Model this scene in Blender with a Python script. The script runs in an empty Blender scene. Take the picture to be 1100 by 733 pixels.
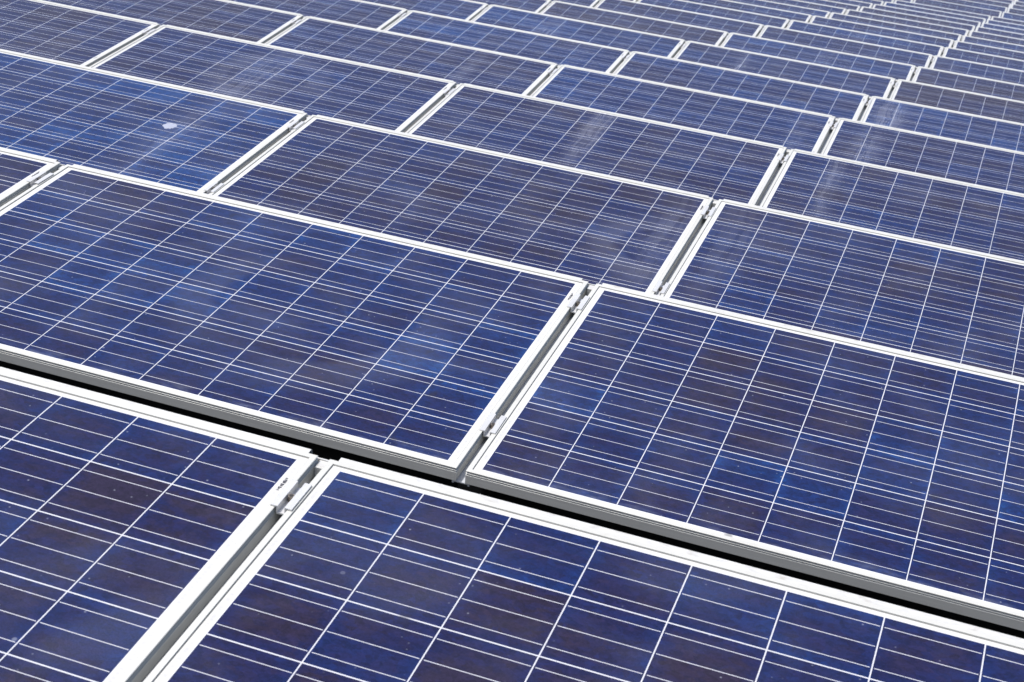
import bpy, bmesh, math, random
from mathutils import Vector, Matrix

random.seed(7)
scene = bpy.context.scene
COL = scene.collection

# ------------------------------------------------------------------ real sizes
PITCH = 0.159                      # cell pitch of a polycrystalline module
MU, MV = 0.0296, 0.0228            # side / end margin from the frame edge to the cells
W, H = 10 * PITCH + 2 * MU, 6 * PITCH + 2 * MV
GAP = 0.0224                       # seam between two modules
FH = 0.035                         # frame height
TILT = 0.2594
# front edge of every row: x of the reference seam, y, z
ROWS = [(-.0179, -1.7473, .0017), (0, 0, 0), (.0048, 1.7507, .0003), (.0131, 3.4854, .0103),
        (.0253, 5.2387, .007), (.0314, 6.9965, .0007), (.0489, 8.7644, .0017), (.0635, 10.5409, -.0001),
        (.0855, 12.3186, .0086), (.0832, 14.0622, .0067), (.0904, 15.7815, .0047), (.0938, 17.4802, -.0027),
        (.1014, 19.1656, -.0032), (.1113, 20.8428, -.0048), (.1224, 22.5161, -.0036), (.1326, 24.1877, -.0024),
        (.1503, 25.8592, .0003),
        # beyond a free strip the roof rises a little
        (.236, 29.2315, .0006), (.286, 30.92, .047), (.305, 32.61, .086), (.315, 34.30, .119),
        (.33, 35.99, .155), (.34, 37.68, .19), (.35, 39.37, .225), (.36, 41.06, .26)]

# ------------------------------------------------------------------ camera
CAM = Vector((1.0116, -3.3298, 1.2824))
RT = Vector((.93942134, .30679505, .15285397))
UP = Vector((-.22414769, .21248144, .95110959))
FW = Vector((-.25931708, .92775451, -.26837701))
cam = bpy.data.cameras.new('camera')
cam.sensor_width = 36
cam.lens = 36 * 1767.78 / 1100
cam.clip_start = .05
cam.clip_end = 3000
cam.dof.use_dof = True
cam.dof.focus_distance = 4.3
cam.dof.aperture_fstop = 14
co = bpy.data.objects.new('camera', cam)
m = Matrix((RT, UP, -FW)).transposed().to_4x4()
m.translation = CAM
co.matrix_world = m
COL.objects.link(co)
scene.camera = co


def project(p):
    q = Vector(p) - CAM
    z = q.dot(FW)
    if z < .2:
        return None
    return 550 + 1767.78 * q.dot(RT) / z, 366.5 - 1767.78 * q.dot(UP) / z


# ------------------------------------------------------------------ light
SUN_EL, SUN_AZ = 63, -132           # azimuth from +y, clockwise; light comes from the left
to_sun = Vector((math.sin(math.radians(SUN_AZ)) * math.cos(math.radians(SUN_EL)),
                 math.cos(math.radians(SUN_AZ)) * math.cos(math.radians(SUN_EL)),
                 math.sin(math.radians(SUN_EL))))
sl = bpy.data.lights.new('sun', 'SUN')
sl.energy = 4.2
sl.angle = math.radians(.55)
sl.color = (1, .97, .93)
so = bpy.data.objects.new('sun', sl)
so.rotation_euler = to_sun.to_track_quat('Z', 'Y').to_euler()
so.location = (0, 0, 30)
COL.objects.link(so)

world = bpy.data.worlds.new('World')
scene.world = world
world.use_nodes = True
wn, wl = world.node_tree.nodes, world.node_tree.links
sky = wn.new('ShaderNodeTexSky')
sky.sky_type = 'NISHITA'
sky.sun_disc = False
sky.sun_elevation = math.radians(SUN_EL)
sky.sun_rotation = math.radians(SUN_AZ)
sky.dust_density = 3.0
sky.air_density = 1.0
wl.new(sky.outputs[0], wn['Background'].inputs[0])
wn['Background'].inputs[1].default_value = .15

scene.view_settings.view_transform = 'Standard'
scene.view_settings.look = 'None'
scene.view_settings.exposure = .44
scene.view_settings.gamma = 1
scene.view_settings.use_curve_mapping = False


# ------------------------------------------------------------------ node helper
class G:
    def __init__(s, name):
        s.m = bpy.data.materials.new(name)
        s.m.use_nodes = True
        s.t = s.m.node_tree
        s.b = s.t.nodes['Principled BSDF']

    def link(s, v, sock):
        if hasattr(v, 'links'):
            s.t.links.new(v, sock)
        else:
            sock.default_value = v

    def math(s, op, a, b=0.0, c=0.0, clamp=False):
        n = s.t.nodes.new('ShaderNodeMath')
        n.operation = op
        n.use_clamp = clamp
        for v, k in zip((a, b, c), n.inputs):
            s.link(v, k)
        return n.outputs[0]

    def mix(s, f, a, b):
        n = s.t.nodes.new('ShaderNodeMix')
        n.data_type = 'RGBA'
        s.link(f, n.inputs[0])
        s.link(a, n.inputs[6])
        s.link(b, n.inputs[7])
        return n.outputs[2]

    def comb(s, x, y, z):
        n = s.t.nodes.new('ShaderNodeCombineXYZ')
        for v, k in zip((x, y, z), n.inputs):
            s.link(v, k)
        return n.outputs[0]

    def noise(s, vec, scale, detail=2, rough=.5, dist=0.0):
        n = s.t.nodes.new('ShaderNodeTexNoise')
        s.link(vec, n.inputs['Vector'])
        n.inputs['Scale'].default_value = scale
        n.inputs['Detail'].default_value = detail
        n.inputs['Roughness'].default_value = rough
        n.inputs['Distortion'].default_value = dist
        return n.outputs[0]

    def smooth(s, v, a, b, lo=0.0, hi=1.0):
        n = s.t.nodes.new('ShaderNodeMapRange')
        n.interpolation_type = 'SMOOTHSTEP'
        s.link(v, n.inputs[0])
        for k, q in zip((1, 2, 3, 4), (a, b, lo, hi)):
            n.inputs[k].default_value = q
        return n.outputs[0]

    def attr(s, name):
        n = s.t.nodes.new('ShaderNodeAttribute')
        n.attribute_type = 'OBJECT'
        n.attribute_name = name
        return n

    def objco(s):
        n = s.t.nodes.new('ShaderNodeTexCoord')
        x = s.t.nodes.new('ShaderNodeSeparateXYZ')
        s.t.links.new(n.outputs['Object'], x.inputs[0])
        return n.outputs['Object'], x.outputs[0], x.outputs[1], x.outputs[2]

    def set(s, **k):
        for a, v in k.items():
            s.link(v, s.b.inputs[a.replace('_', ' ')])


def laminate_material():
    g = G('cells under glass')
    co, x, y, z = g.objco()
    u = g.math('ADD', x, W / 2)
    v = y
    oi = g.t.nodes.new('ShaderNodeObjectInfo')
    orand = oi.outputs['Random']
    s = g.math('DIVIDE', g.math('SUBTRACT', u, MU), PITCH)
    t = g.math('DIVIDE', g.math('SUBTRACT', v, MV), PITCH)
    iu, iv = g.math('FLOOR', s), g.math('FLOOR', t)
    fu, fv = g.math('SUBTRACT', s, iu), g.math('SUBTRACT', t, iv)
    au = g.math('ABSOLUTE', g.math('SUBTRACT', fu, .5))
    av = g.math('ABSOLUTE', g.math('SUBTRACT', fv, .5))
    GW = .0022 / PITCH
    colgap = g.math('GREATER_THAN', au, .5 - GW / 2)
    rowgap = g.math('GREATER_THAN', av, .5 - GW * 1.25 / 2)
    BW = .0016 / PITCH
    f3 = g.math('MULTIPLY', fv, 3)
    b3 = g.math('ABSOLUTE', g.math('SUBTRACT', g.math('FRACT', f3), .5))
    bus = g.math('LESS_THAN', b3, BW * 3 / 2)
    bus = g.math('MULTIPLY', bus, g.math('LESS_THAN', au, .478))
    ins = g.math('MULTIPLY', g.math('LESS_THAN', g.math('ABSOLUTE', g.math('SUBTRACT', s, 5)), 5),
                 g.math('LESS_THAN', g.math('ABSOLUTE', g.math('SUBTRACT', t, 3)), 3))
    outside = g.math('SUBTRACT', 1, ins)
    gaps = g.math('MAXIMUM', g.math('MAXIMUM', colgap, rowgap), outside)
    # silicon: each cell has its own tint, with soft crystal clouds in it
    wn_ = g.t.nodes.new('ShaderNodeTexWhiteNoise')
    wn_.noise_dimensions = '3D'
    g.link(g.comb(iu, iv, g.math('MULTIPLY', orand, 97.3)), wn_.inputs[0])
    r1 = wn_.outputs[0]
    wsep = g.t.nodes.new('ShaderNodeSeparateColor')
    g.link(wn_.outputs[1], wsep.inputs[0])
    r2 = wsep.outputs[1]
    off = g.math('MULTIPLY', r1, 40)
    cloud = g.noise(g.comb(g.math('MULTIPLY', u, .38), g.math('MULTIPLY', v, 1.3), g.math('ADD', off, g.math('MULTIPLY', orand, 30))), 9, 2, .5, 0)
    cloud = g.smooth(cloud, .3, .7)
    grain = g.t.nodes.new('ShaderNodeTexVoronoi')
    g.link(g.comb(g.math('MULTIPLY', u, .6), v, off), grain.inputs['Vector'])
    grain.inputs['Scale'].default_value = 105
    grain2 = g.t.nodes.new('ShaderNodeTexVoronoi')
    g.link(g.comb(g.math('MULTIPLY', u, .8), v, off), grain2.inputs['Vector'])
    grain2.inputs['Scale'].default_value = 300
    gs2 = g.t.nodes.new('ShaderNodeSeparateColor')
    g.link(grain2.outputs['Color'], gs2.inputs[0])
    gs = g.t.nodes.new('ShaderNodeSeparateColor')
    g.link(grain.outputs['Color'], gs.inputs[0])
    gr = g.math('SUBTRACT', gs.outputs[0], .5)
    rowtint = g.smooth(g.noise(g.comb(g.math('MULTIPLY', iu, .22), g.math('MULTIPLY', iv, .9), g.math('MULTIPLY', orand, 61)), 1, 1, .5), .32, .68)
    f = g.math('ADD', g.math('MULTIPLY', cloud, .34), g.math('MULTIPLY', r1, .29))
    f = g.math('ADD', f, g.math('MULTIPLY', rowtint, .25))
    f = g.math('ADD', f, g.math('MULTIPLY', g.math('SUBTRACT', orand, .5), .40))
    bias = g.attr('blueness').outputs['Fac']
    f = g.math('ADD', f, bias)
    f = g.math('ADD', f, g.math('MULTIPLY', gr, .20))
    rim = g.smooth(g.math('MAXIMUM', au, av), .28, .5)
    f = g.math('ADD', f, g.math('MULTIPLY', g.math('SUBTRACT', rim, .35), .22))
    f = g.math('ADD', f, .01, clamp=True)
    ramp = g.t.nodes.new('ShaderNodeValToRGB')
    g.link(f, ramp.inputs[0])
    e = ramp.color_ramp.elements
    e[0].position, e[0].color = 0.0, (.015, .010, .026, 1)
    e[1].position, e[1].color = 1.0, (.0035, .027, .118, 1)
    n1 = e.new(.30)
    n1.color = (.0085, .009, .044, 1)
    n2 = e.new(.62)
    n2.color = (.0045, .0112, .062, 1)
    n3 = e.new(.84)
    n3.color = (.004, .0165, .085, 1)
    cell = g.mix(g.math('MULTIPLY', r2, .12), ramp.outputs[0], (.008, .012, .05, 1))
    flake = g.math('ADD', .52, g.math('ADD', g.math('MULTIPLY', gs.outputs[1], .34), g.math('MULTIPLY', gs2.outputs[0], .34)))
    vm = g.t.nodes.new('ShaderNodeVectorMath')
    vm.operation = 'SCALE'
    g.link(cell, vm.inputs[0])
    g.link(flake, vm.inputs['Scale'])
    cell = vm.outputs[0]
    # grid ribbons, white back sheet and the tin ribbons at both ends
    tin = (.37, .375, .41, 1)
    bn = g.noise(g.comb(g.math('MULTIPLY', u, 10), g.math('MULTIPLY', v, 60), orand), 3, 2)
    sheet = (.445, .445, .43, 1)
    ue = g.math('MINIMUM', u, g.math('SUBTRACT', W, u))
    onr = g.math('MULTIPLY', g.math('GREATER_THAN', ue, .0175), g.math('LESS_THAN', ue, .0245))
    side = g.math('GREATER_THAN', u, W / 2)
    tt = g.math('ADD', t, side)
    fr = g.math('FRACT', g.math('MULTIPLY', tt, .5))
    seg = g.math('LESS_THAN', g.math('ABSOLUTE', g.math('SUBTRACT', fr, .5)), .42)
    onr = g.math('MULTIPLY', g.math('MULTIPLY', onr, seg), g.math('LESS_THAN', g.math('ABSOLUTE', g.math('SUBTRACT', t, 3)), 2.85))
    sheet = g.mix(g.math('MULTIPLY', onr, g.smooth(bn, .3, .7, .35, .8)), sheet, (.345, .345, .345, 1))
    ve = g.math('MINIMUM', v, g.math('SUBTRACT', H, v))
    seal = g.math('LESS_THAN', g.math('MINIMUM', ue, ve), .0134)
    sheet = g.mix(seal, sheet, (.20, .20, .195, 1))
    base = g.mix(bus, cell, tin)
    grid = g.mix(outside, (.41, .415, .445, 1), sheet)
    base = g.mix(gaps, base, grid)
    # dust: even veil, blotches, splash specks
    po = g.comb(g.math('ADD', u, g.math('MULTIPLY', orand, 50)), v, 0.0)
    dn = g.noise(po, 3.2, 4, .6, .4)
    dust = g.smooth(dn, .38, .8, .004, .045)
    fine = g.noise(po, 420, 1, .5)
    dust = g.math('MULTIPLY', dust, g.smooth(fine, .3, .7, .75, 1.25))
    vo = g.t.nodes.new('ShaderNodeTexVoronoi')
    g.link(po, vo.inputs['Vector'])
    vo.inputs['Scale'].default_value = 16
    vs = g.t.nodes.new('ShaderNodeSeparateColor')
    g.link(vo.outputs['Color'], vs.inputs[0])
    sz = g.math('MULTIPLY', g.math('POWER', vs.outputs[0], 4), .085)
    speck = g.math('MULTIPLY', g.smooth(g.math('SUBTRACT', vo.outputs['Distance'], sz), -.03, .012, 1, 0), g.math('MULTIPLY', g.math('GREATER_THAN', vs.outputs[0], .55), g.math('MULTIPLY', vs.outputs[1], .22)))
    dust = g.math('MAXIMUM', dust, speck)
    vo2 = g.t.nodes.new('ShaderNodeTexVoronoi')
    g.link(po, vo2.inputs['Vector'])
    vo2.inputs['Scale'].default_value = 55
    vs2 = g.t.nodes.new('ShaderNodeSeparateColor')
    g.link(vo2.outputs['Color'], vs2.inputs[0])
    sp2 = g.math('MULTIPLY', g.smooth(vo2.outputs['Distance'], .03, .16, 1, 0), g.math('MULTIPLY', g.math('GREATER_THAN', vs2.outputs[0], .72), g.math('MULTIPLY', vs2.outputs[1], .30)))
    dust = g.math('MAXIMUM', dust, sp2)
    vo3 = g.t.nodes.new('ShaderNodeTexVoronoi')
    g.link(g.comb(g.math('MULTIPLY', g.math('ADD', u, g.math('MULTIPLY', g.noise(po, 30, 3), .05)), 1.8), v, orand), vo3.inputs['Vector'])
    vo3.inputs['Scale'].default_value = 7
    vs3 = g.t.nodes.new('ShaderNodeSeparateColor')
    g.link(vo3.outputs['Color'], vs3.inputs[0])
    stain = g.math('MULTIPLY', g.smooth(g.math('ADD', vo3.outputs['Distance'], g.math('MULTIPLY', g.noise(po, 60, 3), .12)), .10, .24, .55, 0), g.math('GREATER_THAN', vs3.outputs[0], .80))
    base = g.mix(stain, base, (.010, .009, .018, 1))
    # fine dirt settled along the lower frame edge
    edge = g.math('MULTIPLY', g.smooth(v, .012, .07, 1, 0), g.smooth(g.noise(g.comb(g.math('MULTIPLY', u, 3), g.math('MULTIPLY', v, 9), orand), 4, 4, .65), .42, .75))
    dust = g.math('ADD', dust, g.math('MULTIPLY', edge, .14))
    # dried run-off: wavy vertical streaks round one place on some panels
    at = g.attr('streak')
    asx = g.t.nodes.new('ShaderNodeSeparateXYZ')
    g.link(at.outputs['Vector'], asx.inputs[0])
    amt = g.attr('streak_amount').outputs['Fac']
    wob = g.math('MULTIPLY', g.math('SUBTRACT', g.noise(g.comb(0.0, v, orand), 3, 2), .5), .05)
    du = g.math('ADD', g.math('SUBTRACT', u, asx.outputs[0]), wob)
    wid = g.math('MAXIMUM', asx.outputs[2], .01)
    q = g.math('DIVIDE', du, wid)
    ga = g.math('EXPONENT', g.math('MULTIPLY', g.math('MULTIPLY', q, q), -1))
    dv = g.math('DIVIDE', g.math('SUBTRACT', v, asx.outputs[1]), .38)
    ga = g.math('MULTIPLY', ga, g.math('EXPONENT', g.math('MULTIPLY', g.math('MULTIPLY', dv, dv), -1)))
    ln = g.noise(g.comb(g.math('MULTIPLY', du, 26), g.math('MULTIPLY', v, 1.4), orand), 1, 3, .6, .5)
    ln = g.smooth(g.math('ABSOLUTE', g.math('SUBTRACT', ln, .5)), .0, .16, 1, .35)
    dust = g.math('ADD', dust, g.math('MULTIPLY', g.math('MULTIPLY', ga, ln), amt))
    # wiped swirl: one broad ring
    rt_ = g.attr('ring')
    rsx = g.t.nodes.new('ShaderNodeSeparateXYZ')
    g.link(rt_.outputs['Vector'], rsx.inputs[0])
    ramt = g.attr('ring_amount').outputs['Fac']
    dx = g.math('SUBTRACT', u, rsx.outputs[0])
    dy = g.math('SUBTRACT', v, rsx.outputs[1])
    rr = g.math('SQRT', g.math('ADD', g.math('MULTIPLY', dx, dx), g.math('MULTIPLY', dy, dy)))
    rr = g.math('ADD', rr, g.math('MULTIPLY', g.math('SUBTRACT', g.noise(po, 5, 2), .5), .10))
    rd = g.math('SUBTRACT', rr, rsx.outputs[2])
    band = g.math('MULTIPLY', g.smooth(rd, -.012, .02), g.smooth(rd, .06, .17, 1, 0))
    arcs = g.math('SINE', g.math('MULTIPLY', rr, 210))
    arcs = g.math('MULTIPLY', g.smooth(arcs, .2, 1), g.smooth(rr, .05, .2, .5, 0))
    sweep = g.smooth(g.noise(po, 2.3, 2), .35, .62)
    ring = g.math('MULTIPLY', g.math('ADD', band, arcs), g.math('MULTIPLY', sweep, ramt))
    dust = g.math('ADD', dust, ring, clamp=True)
    base = g.mix(dust, base, (.40, .43, .52, 1))
    g.set(Base_Color=base, Roughness=g.math('ADD', .17, g.math('MULTIPLY', dust, 1.2)), IOR=1.25)
    g.set(Sheen_Weight=.20, Sheen_Roughness=.38, Sheen_Tint=(.82, .82, 1, 1))
    bump = g.t.nodes.new('ShaderNodeBump')
    bump.inputs['Strength'].default_value = .05
    bump.inputs['Distance'].default_value = .002
    g.link(g.noise(po, 4, 2), bump.inputs['Height'])
    g.t.links.new(bump.outputs[0], g.b.inputs['Normal'])
    return g.m


def metal(name, base, rough, scale=(3, 60, 60), var=.10, metallic=.35, dirt=.12):
    g = G(name)
    co, x, y, z = g.objco()
    oi = g.t.nodes.new('ShaderNodeObjectInfo')
    sx = g.comb(g.math('MULTIPLY', x, scale[0]), g.math('MULTIPLY', y, scale[1]), g.math('ADD', g.math('MULTIPLY', z, scale[2]), g.math('MULTIPLY', oi.outputs['Random'], 20)))
    n = g.noise(sx, 1, 3, .6)
    d = g.noise(g.comb(x, y, g.math('ADD', z, g.math('MULTIPLY', oi.outputs['Random'], 9))), 28, 4, .65)
    dk = tuple(c * (1 - 2.2 * var) for c in base[:3]) + (1,)
    c = g.mix(g.smooth(n, .3, .75), base, dk)
    c = g.mix(g.smooth(d, .52, .8, 0, dirt * 2), c, (.30, .28, .25, 1))
    g.set(Base_Color=c, Metallic=metallic, Roughness=g.smooth(n, .2, .8, rough - .06, rough + .08))
    return g.m


def plain(name, col, rough=.6, metallic=0.0):
    g = G(name)
    co, x, y, z = g.objco()
    n = g.noise(co, 140, 3, .6)
    c2 = tuple(k * .75 for k in col[:3]) + (1,)
    g.set(Base_Color=g.mix(n, col, c2), Roughness=rough, Metallic=metallic)
    return g.m


M_CELL = laminate_material()
M_FRAME = metal('anodised frame', (.455, .455, .43, 1), .42, (3, 3, 90), .05, .14, .12)
M_SHEET = metal('galvanised sheet', (.50, .50, .49, 1), .45, (40, 160, 30), .11, .2, .35)
M_RAIL = metal('rail aluminium', (.50, .52, .55, 1), .40)
M_CLAMP = metal('clamp aluminium', (.56, .56, .56, 1), .38, (60, 20, 20), .08, .4)
M_BOLT = plain('stainless bolt', (.22, .19, .16, 1), .4, .6)
M_DARK = plain('dark socket', (.015, .014, .013, 1), .6)
M_INK = plain('printed ink', (.04, .04, .05, 1), .5)
M_DROP = plain('dried dropping', (.26, .28, .36, 1), .8)
M_RUB = plain('rubber foot', (.02, .02, .02, 1), .8)
g = G('dark roofing felt')
_co, _x, _y, _z = g.objco()
_n = g.noise(_co, 60, 4, .65)
_n2 = g.noise(_co, .7, 3, .55)
_c = g.mix(g.smooth(_n, .3, .7), (.014, .014, .015, 1), (.034, .033, .032, 1))
g.set(Base_Color=g.mix(g.smooth(_n2, .45, .75, 0, .5), _c, (.05, .047, .042, 1)), Roughness=.9)
M_GROUND = g.m


# ------------------------------------------------------------------ mesh helpers
def mesh_of(name, bm, mats):
    bmesh.ops.recalc_face_normals(bm, faces=bm.faces[:])
    me = bpy.data.meshes.new(name)
    bm.to_mesh(me)
    bm.free()
    for k in (mats if isinstance(mats, (list, tuple)) else [mats]):
        me.materials.append(k)
    return me


def obj(name, me, parent=None):
    o = bpy.data.objects.new(name, me)
    COL.objects.link(o)
    o.parent = parent
    return o


def box(bm, x0, x1, y0, y1, z0, z1, mi=0, bev=0.0):
    vs = [bm.verts.new((a, b, c)) for c in (z0, z1) for b in (y0, y1) for a in (x0, x1)]
    fs = []
    for q in ((0, 2, 3, 1), (4, 5, 7, 6), (0, 1, 5, 4), (2, 6, 7, 3), (0, 4, 6, 2), (1, 3, 7, 5)):
        f = bm.faces.new([vs[i] for i in q])
        f.material_index = mi
        fs.append(f)
    if bev:
        es = list({e for f in fs for e in f.edges})
        bmesh.ops.bevel(bm, geom=es, offset=bev, segments=1, affect='EDGES')


def extrude_profile(bm, pts, x0, x1, mi=0):
    """closed (y,z) outline swept along x"""
    a = [bm.verts.new((x0, p[0], p[1])) for p in pts]
    b = [bm.verts.new((x1, p[0], p[1])) for p in pts]
    n = len(pts)
    for i in range(n):
        bm.faces.new((a[i], a[(i + 1) % n], b[(i + 1) % n], b[i])).material_index = mi
    bm.faces.new(a).material_index = mi
    bm.faces.new(b[::-1]).material_index = mi


def extrude_profile_y(bm, pts, y0, y1, mi=0):
    a = [bm.verts.new((p[0], y0, p[1])) for p in pts]
    b = [bm.verts.new((p[0], y1, p[1])) for p in pts]
    n = len(pts)
    for i in range(n):
        bm.faces.new((a[i], a[(i + 1) % n], b[(i + 1) % n], b[i])).material_index = mi
    bm.faces.new(a).material_index = mi
    bm.faces.new(b[::-1]).material_index = mi


def cyl(bm, c, r, h, seg=14, mi=0, axis='z'):
    mat = Matrix.Translation(c)
    if axis == 'y':
        mat = mat @ Matrix.Rotation(math.pi / 2, 4, 'X')
    r_ = bmesh.ops.create_cone(bm, cap_ends=True, segments=seg, radius1=r, radius2=r, depth=h, matrix=mat)
    for v_ in r_['verts']:
        for f in v_.link_faces:
            f.material_index = mi


def tag(o, label, cat, group=None, kind=None):
    if label:
        o['label'] = label
    if cat:
        o['category'] = cat
    if group:
        o['group'] = group
    if kind:
        o['kind'] = kind
    return o


# ------------------------------------------------------------------ ground
bm = bmesh.new()
xs = (-900, 900)
prof = [(-900, -.115), (28.8, -.115), (29.4, -.112), (42.5, .17), (60, .30), (900, .30)]
rows_ = [[bm.verts.new((x, y, z)) for x in xs] for y, z in prof]
for a, b in zip(rows_, rows_[1:]):
    bm.faces.new((a[0], a[1], b[1], b[0]))
go = obj('ground', mesh_of('ground', bm, M_GROUND))
tag(go, 'dark roof surface under the panel rows', None, None, 'structure')

# ------------------------------------------------------------------ panel parts (local: x along the row, y up the slope, z off the glass)
TOP = FH                            # frame bottom is z = 0 of the thing


def frame_mesh():
    bm = bmesh.new()
    rings = [(.0115, -.0027), (.0115, -.0004), (.0111, 0), (.0009, 0), (0, -.0009), (0, -.0018), (.0021, -.0026),
             (.0021, -.0062), (0, -.0072), (0, -.0080), (.0021, -.0086), (.0021, -.0112), (0, -.0122),
             (0, -.0350), (.028, -.0350), (.028, -.0335), (.0016, -.0335), (.0016, -.0150), (.0032, -.0115), (.0115, -.0088), (.0115, -.0074), (.0027, -.0074), (.0027, -.0027)]
    lo = []
    for d, z in rings:
        lo.append([bm.verts.new(p) for p in ((-W / 2 + d, d, TOP + z), (W / 2 - d, d, TOP + z), (W / 2 - d, H - d, TOP + z), (-W / 2 + d, H - d, TOP + z))])
    n = len(lo)
    for i in range(n):
        a, b = lo[i], lo[(i + 1) % n]
        for j in range(4):
            bm.faces.new((a[j], a[(j + 1) % 4], b[(j + 1) % 4], b[j]))
    return mesh_of('frame', bm, M_FRAME)


def laminate_mesh():
    bm = bmesh.new()
    box(bm, -W / 2 + .003, W / 2 - .003, .003, H - .003, TOP - .0072, TOP - .0029)
    return mesh_of('laminate', bm, M_CELL)


def deflector_mesh():
    """white bent sheet that closes the back of a row"""
    bm = bmesh.new()
    y0 = H + .0006
    pts = [(y0, TOP - .0050), (H + .0155, TOP - .0045), (H + .0175, TOP - .0062), (H + .0175, TOP - .010),
           (H + .112, -.345), (H + .150, -.352), (H + .150, -.350), (H + .1135, -.3435), (H + .0190, TOP - .0102), (H + .0190, TOP - .0055), (H + .0160, TOP - .0030), (y0, TOP - .0035)]
    extrude_profile(bm, pts, -W / 2 + .0145, W / 2 - .0215)
    return mesh_of('rear_deflector', bm, M_SHEET)


def mark_mesh():
    """row of tiny printed strokes on the back sheet beside the top right cell"""
    bm = bmesh.new()
    rnd = random.Random(3)
    y = .878
    while y < .917:
        h = rnd.choice((.0022, .0030, .0040))
        w0 = rnd.choice((.0, .0, .0010))
        if rnd.random() < .9:
            box(bm, W / 2 - .0225 + w0, W / 2 - .0160 - rnd.choice((0, .0006, .0022)), y, y + h, TOP - .0030, TOP - .0026)
        y += h + rnd.choice((.0006, .0010, .0020))
    return mesh_of('serial_mark', bm, M_INK)


ME_FRAME, ME_LAM, ME_DEF, ME_MARK = frame_mesh(), laminate_mesh(), deflector_mesh(), mark_mesh()


def make_panel():
    r = bpy.data.objects.new('solar_panel', None)
    r.empty_display_size = .2
    COL.objects.link(r)
    for n, me in (('frame', ME_FRAME), ('cell_laminate', ME_LAM), ('rear_deflector', ME_DEF)):
        p_ = obj(n, me, r)
        if n == 'cell_laminate':
            obj('serial_mark', ME_MARK, p_)
    return r


def copy_thing(o):
    c = o.copy()
    COL.objects.link(c)
    for ch in o.children:
        d = ch.copy()
        COL.objects.link(d)
        d.parent = c
        for gc in ch.children:
            e_ = gc.copy()
            COL.objects.link(e_)
            e_.parent = d
    return c


# ------------------------------------------------------------------ seam parts (local x across the seam, y up the slope, z = 0 at frame bottom)
def rail_meshes():
    bm = bmesh.new()
    # open rail: a broad foot with two upstanding webs, running under both frames
    pts = [(-.021, -.0075), (-.017, -.0075), (-.017, -.004), (.017, -.004), (.017, -.0075), (.021, -.0075), (.021, -.0012), (-.021, -.0012)]
    extrude_profile_y(bm, pts, .002, H - .03)
    rail = mesh_of('rail', bm, M_RAIL)
    bm = bmesh.new()
    box(bm, -.045, .045, -.004 + .06, .15, -.0345, -.0080, bev=.0012)
    box(bm, -.030, .030, -.0 + .065, .14, -.0780, -.0347, bev=.003)
    foot = mesh_of('front_foot', bm, M_RUB)
    bm = bmesh.new()
    # white capped rear post that shows between the panel corners
    box(bm, -.0102, .0102, H - .019, H + .004, -.0012, TOP - .0115, bev=.001)
    box(bm, -.026, .026, H + .0035, H + .0065, -.33, TOP - .0090)
    post = mesh_of('rear_post', bm, M_SHEET)
    hooks = []
    for s_ in (-1, 1):
        bm = bmesh.new()
        x0 = s_ * .046
        # springy wire hook standing up beside the front foot, with its small nut plate
        for a, b in (((x0, -.020, -.045), (x0 + .004, -.022, -.013)), ((x0 + .004, -.022, -.013), (x0 + .009, -.018, -.006)), ((x0, -.020, -.045), (x0 - .006, -.018, -.036))):
            a, b = Vector(a), Vector(b)
            d = b - a
            bmesh.ops.create_cone(bm, cap_ends=True, segments=8, radius1=.0016, radius2=.0014, depth=d.length + .002, matrix=Matrix.Translation((a + b) / 2) @ d.to_track_quat('Z', 'Y').to_matrix().to_4x4())
        box(bm, x0 - .012 + .006 * s_, x0 + .012 + .006 * s_, -.024, .006, -.048, -.041, bev=.002)
        hooks.append(mesh_of('wire_hook', bm, M_CLAMP))
    return rail, foot, post, hooks


ME_RAIL, ME_FOOT, ME_POST, ME_HOOK = rail_meshes()


def make_rail(hooks):
    r = bpy.data.objects.new('mounting_rail', None)
    COL.objects.link(r)
    for n, me in (('rail', ME_RAIL), ('front_foot', ME_FOOT), ('rear_post', ME_POST)) + ((('wire_hook', ME_HOOK[0]), ('wire_hook', ME_HOOK[1])) if hooks else ()):
        obj(n, me, r)
    return r


def clamp_meshes():
    bm = bmesh.new()
    T = TOP + .0003
    hw = GAP / 2
    # hat profile upside down: two lips lying on the frames, a trough between
    pts = [(-hw - .0085, T), (-hw + .0018, T), (-hw + .0018, T - .0135), (hw - .0018, T - .0135), (hw - .0018, T), (hw + .0085, T),
           (hw + .0085, T + .0028), (hw - .0046, T + .0028), (hw - .0046, T - .0105), (-hw + .0046, T - .0105), (-hw + .0046, T + .0028), (-hw - .0085, T + .0028)]
    extrude_profile_y(bm, pts, -.040, .040)
    bra = mesh_of('bracket', bm, M_CLAMP)
    bm = bmesh.new()
    cyl(bm, (0, 0, T - .0050), .0058, .0100, 18, 0)
    cyl(bm, (0, 0, T - .0099), .0065, .0010, 18, 0)
    cyl(bm, (0, 0, T + .0001), .0039, .0006, 6, 1)
    cyl(bm, (0, 0, T - .0290), .0040, .0300, 10, 0)
    bolt = mesh_of('bolt', bm, [M_BOLT, M_DARK])
    return bra, bolt


ME_BRA, ME_BOLT = clamp_meshes()


def make_clamp():
    r = bpy.data.objects.new('panel_clamp', None)
    COL.objects.link(r)
    obj('bracket', ME_BRA, r)
    obj('bolt', ME_BOLT, r)
    return r


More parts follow.
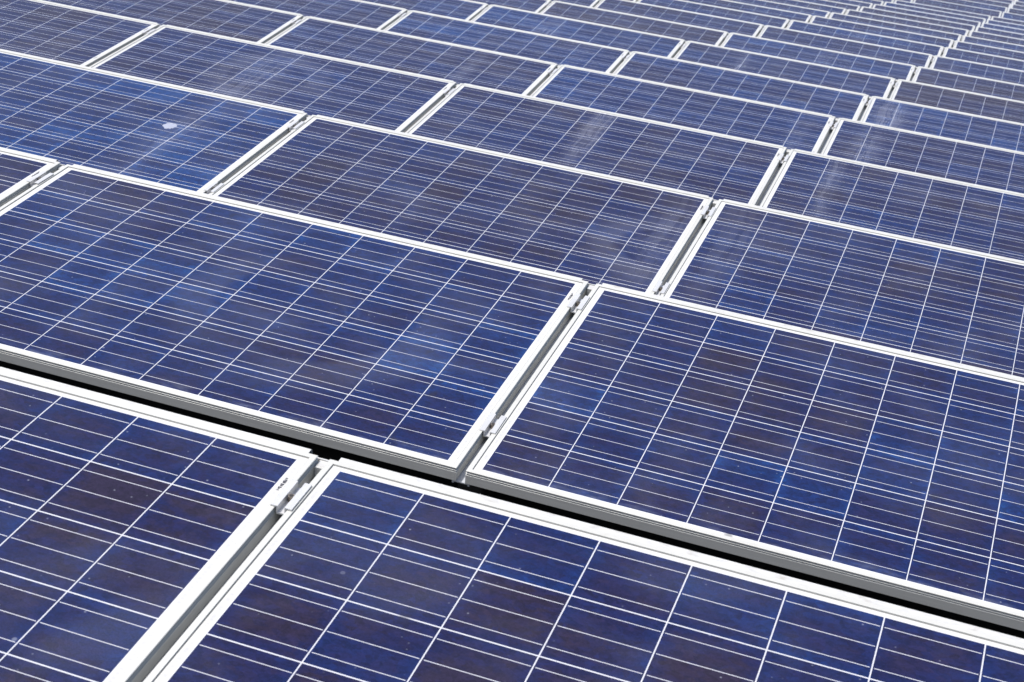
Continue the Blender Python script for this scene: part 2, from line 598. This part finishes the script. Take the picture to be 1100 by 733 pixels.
# ------------------------------------------------------------------ placing
ORD = ['first', 'second', 'third', 'fourth', 'fifth', 'sixth', 'seventh', 'eighth', 'ninth', 'tenth', 'eleventh', 'twelfth', 'thirteenth',
       'fourteenth', 'fifteenth', 'sixteenth', 'seventeenth', 'eighteenth', 'nineteenth', 'twentieth', 'twenty-first', 'twenty-second', 'twenty-third', 'twenty-fourth', 'twenty-fifth', 'twenty-sixth']
CT, ST = math.cos(TILT), math.sin(TILT)


def pt(r, pn, u, v, h=0.0):
    ox, oy, oz = ROWS[r]
    return (ox + GAP + (pn - 1) * (W + GAP) + u, oy + v * CT - h * ST, oz + v * ST + h * CT)


def inframe(p, mx=0, my=0):
    q = project(p)
    return q is not None and -mx <= q[0] <= 1100 + mx and -my <= q[1] <= 733 + my


def hidden_below(r, pn, u, v):
    """is this panel point behind the top edge of the row in front?"""
    if r == 0:
        return False
    p = Vector(pt(r, pn, u, v))
    oy, oz = ROWS[r - 1][1] + H * CT, ROWS[r - 1][2] + H * ST
    k = (oy - CAM.y) / (p.y - CAM.y)
    return k < 1 and CAM.z + (p.z - CAM.z) * k < oz


def seen(r, pn, mx=0, my=0):
    n = 0
    for i in range(0, 34):
        for j in range(0, 21):
            u, v = W * i / 33, H * j / 20
            if inframe(pt(r, pn, u, v), mx, my) and not hidden_below(r, pn, u, v):
                n += 1
    return n


proto = make_panel()
used = [False]


def new_panel():
    if not used[0]:
        used[0] = True
        return proto
    return copy_thing(proto)


SPECIAL = {
    (2, -1): 'bright blue solar panel with a round white dropping on its glass',
    (1, 0): 'large blue solar panel with wiped swirl marks, left of the central seam',
    (1, 1): 'dark blue solar panel right of the central seam, behind the black gap',
    (0, 0): 'nearest dark blue solar panel at the bottom left corner of the photo',
    (0, 1): 'nearest dark blue solar panel along the bottom edge, right of the front seam',
    (3, 0): 'solar panel in the fourth row with pale dried streaks running down its glass',
}
STREAK = {(3, 0): (.77, .78, .042, .20), (2, 0): (1.57, .62, .06, .07), (4, 0): (1.50, .55, .05, .06), (5, 1): (.16, .62, .08, .20),
          (3, 1): (.24, .70, .03, .12), (4, -1): (1.2, .6, .05, .08), (2, 1): (.12, .7, .10, .05), (6, -1): (.6, .6, .1, .08), (3, -1): (.75, .55, .10, .10),
          (7, 0): (.9, .6, .06, .10), (4, 1): (.2, .6, .07, .10), (6, 0): (.5, .7, .05, .08), (1, 0): (.7, .5, .1, 0), (1, 1): (.7, .5, .1, 0)}
RING = {(1, 0): (1.06, .52, .26, .035), (2, 0): (1.60, .50, .16, .05), (3, -1): (.8, .6, .2, .05)}
BLUE = {(2, -1): .17, (2, -2): .20, (5, 0): .34, (4, -1): .20, (5, -1): .22, (7, 0): .28, (3, 0): -.05, (1, 1): -.10, (0, 0): .06, (0, 1): .08, (1, 0): .02, (4, 0): .12, (5, 1): .15, (6, 0): .22,
        (6, 1): -.22, (4, -2): -.2, (3, -2): -.18, (3, -1): -.10, (7, 1): -.1, (2, 0): 0.0, (2, 1): .05}
jr = random.Random(11)
panel_at = {}
for r in range(len(ROWS)):
    cand = []
    for pn in range(-24, 8):
        s_in = seen(r, pn)
        if s_in or seen(r, pn, 420, 25):
            cand.append((pn, s_in))
    vis = [pn for pn, s_ in cand if s_]
    for pn, s_ in cand:
        o = new_panel()
        p = pt(r, pn, W / 2, 0, -FH)
        o.location = p
        o.rotation_euler = (TILT + jr.uniform(-.0012, .0012), jr.uniform(-.0008, .0008), 0)
        panel_at[(r, pn)] = o
        rowname = 'front row' if r == 0 else ORD[r] + ' row'
        if (r, pn) in SPECIAL:
            lab = SPECIAL[(r, pn)]
        elif s_:
            k = vis.index(pn)
            if len(vis) == 1:
                lab = 'blue solar panel, the only one showing in the %s from the camera' % rowname
            elif pn == vis[-1]:
                lab = 'blue solar panel, rightmost in the %s from the camera' % rowname
            elif k == 0:
                lab = 'blue solar panel, leftmost in the %s from the camera' % rowname
            else:
                lab = 'blue solar panel, %s from the left in the %s from the camera' % (ORD[k], rowname)
        else:
            left = not vis or pn < vis[0]
            n_ = 1 if not vis else ((vis[0] - pn) if left else (pn - vis[-1]))
            if not vis:
                n_ = len(cand) - [c_[0] for c_ in cand].index(pn)
            lab = 'blue solar panel, %s beyond the %s edge of the photo, %s' % (ORD[n_ - 1], 'left' if left else 'right', rowname)
        tag(o, lab, 'solar panel', 'tilted solar panels set out in rows')
        lam = [c for c in o.children if c.name.startswith('cell_laminate')][0]
        lam['blueness'] = float(BLUE.get((r, pn), jr.uniform(-.12, .16)))
        if (r, pn) in STREAK:
            a = STREAK[(r, pn)]
            lam['streak'] = [float(k) for k in a[:3]]
            lam['streak_amount'] = float(a[3])
        else:
            lam['streak'] = [jr.uniform(.2, 1.4), jr.uniform(.4, .8), jr.uniform(.03, .08)]
            lam['streak_amount'] = jr.choice((0.0, 0.0, .04, .07)) if r > 1 else 0.0
        a = RING.get((r, pn), (.8, .5, .2, 0.0))
        lam['ring'] = [float(k) for k in a[:3]]
        lam['ring_amount'] = float(a[3])

# dropping on one panel
o = panel_at[(2, -1)]
bm = bmesh.new()
rnd = random.Random(5)
ringv = []
for k in range(26):
    a = 2 * math.pi * k / 26
    q = .027 * (1 + rnd.uniform(-.16, .14))
    ringv.append((math.cos(a) * q, math.sin(a) * q * 1.02))
c0 = bm.verts.new((0, 0, .0012))
lo = [bm.verts.new((x, y, 0)) for x, y in ringv]
hi = [bm.verts.new((x * .9, y * .9, .0009)) for x, y in ringv]
for k in range(26):
    j = (k + 1) % 26
    bm.faces.new((lo[k], lo[j], hi[j], hi[k]))
    bm.faces.new((hi[k], hi[j], c0))
bm.faces.new(lo[::-1])
d = obj('dried_dropping', mesh_of('dried_dropping', bm, M_DROP), [c for c in o.children if c.name.startswith('cell_laminate')][0])
d.location = (1.238 - W / 2, .630, TOP - .00285)

# seams: a mounting rail under each, clamps on top of it
rail_h, rail_p, clamp_p = make_rail(True), make_rail(False), make_clamp()
ru, cu = {}, False
def seam_seen(r, pn, mx=0):
    return any(inframe(pt(r, pn, W + GAP / 2, H * k / 20), mx) and not hidden_below(r, pn, W + GAP / 2, H * k / 20) for k in range(21))


for r in range(0, 13):
    rowname = 'front row' if r == 0 else ORD[r] + ' row'
    allp = [pn for pn in range(-24, 8) if (r, pn) in panel_at and (r, pn + 1) in panel_at]
    seams = [pn for pn in allp if seam_seen(r, pn)]
    extra = [pn for pn in allp if pn not in seams and r < 6 and seam_seen(r, pn, 420)]
    for pn in seams + extra:
        if pn in extra:
            if pn < seams[0]:
                where = '%s seam beyond the left edge, %s' % (ORD[seams[0] - pn - 1], rowname)
            else:
                where = '%s seam beyond the right edge, %s' % (ORD[pn - seams[-1] - 1], rowname)
        elif len(seams) == 1:
            where = 'only seam of the ' + rowname
        elif pn == seams[0]:
            where = 'leftmost seam of the ' + rowname
        elif pn == seams[-1]:
            where = 'rightmost seam of the ' + rowname
        else:
            where = '%s seam from left of the %s' % (ORD[seams.index(pn)], rowname)
        src = rail_h if r == 1 else rail_p
        if src.name not in ru:
            ru[src.name] = True
            o = src
        else:
            o = copy_thing(src)
        o.location = pt(r, pn, W + GAP / 2, 0, -FH)
        o.rotation_euler = (TILT, 0, 0)
        tag(o, 'grey aluminium mounting rail deep in the ' + where, 'rail', 'mounting rails under the panel seams')
        for v, nm in ((.872, 'upper'), (.208, 'lower')):
            q = (r, pn, W + GAP / 2, v)
            if not inframe(pt(*q), 420 if pn in extra else 0, 60) or hidden_below(*q):
                continue
            if not cu:
                cu = True
                o = clamp_p
            else:
                o = copy_thing(clamp_p)
            o.location = pt(r, pn, W + GAP / 2, v + jr.uniform(-.004, .004), -FH)
            o.rotation_euler = (TILT, 0, jr.uniform(-.01, .01))
            tag(o, '%s bolted clamp in the %s' % (nm, where), 'clamp', 'bolted clamps in the panel seams')
print('panels', len(panel_at))
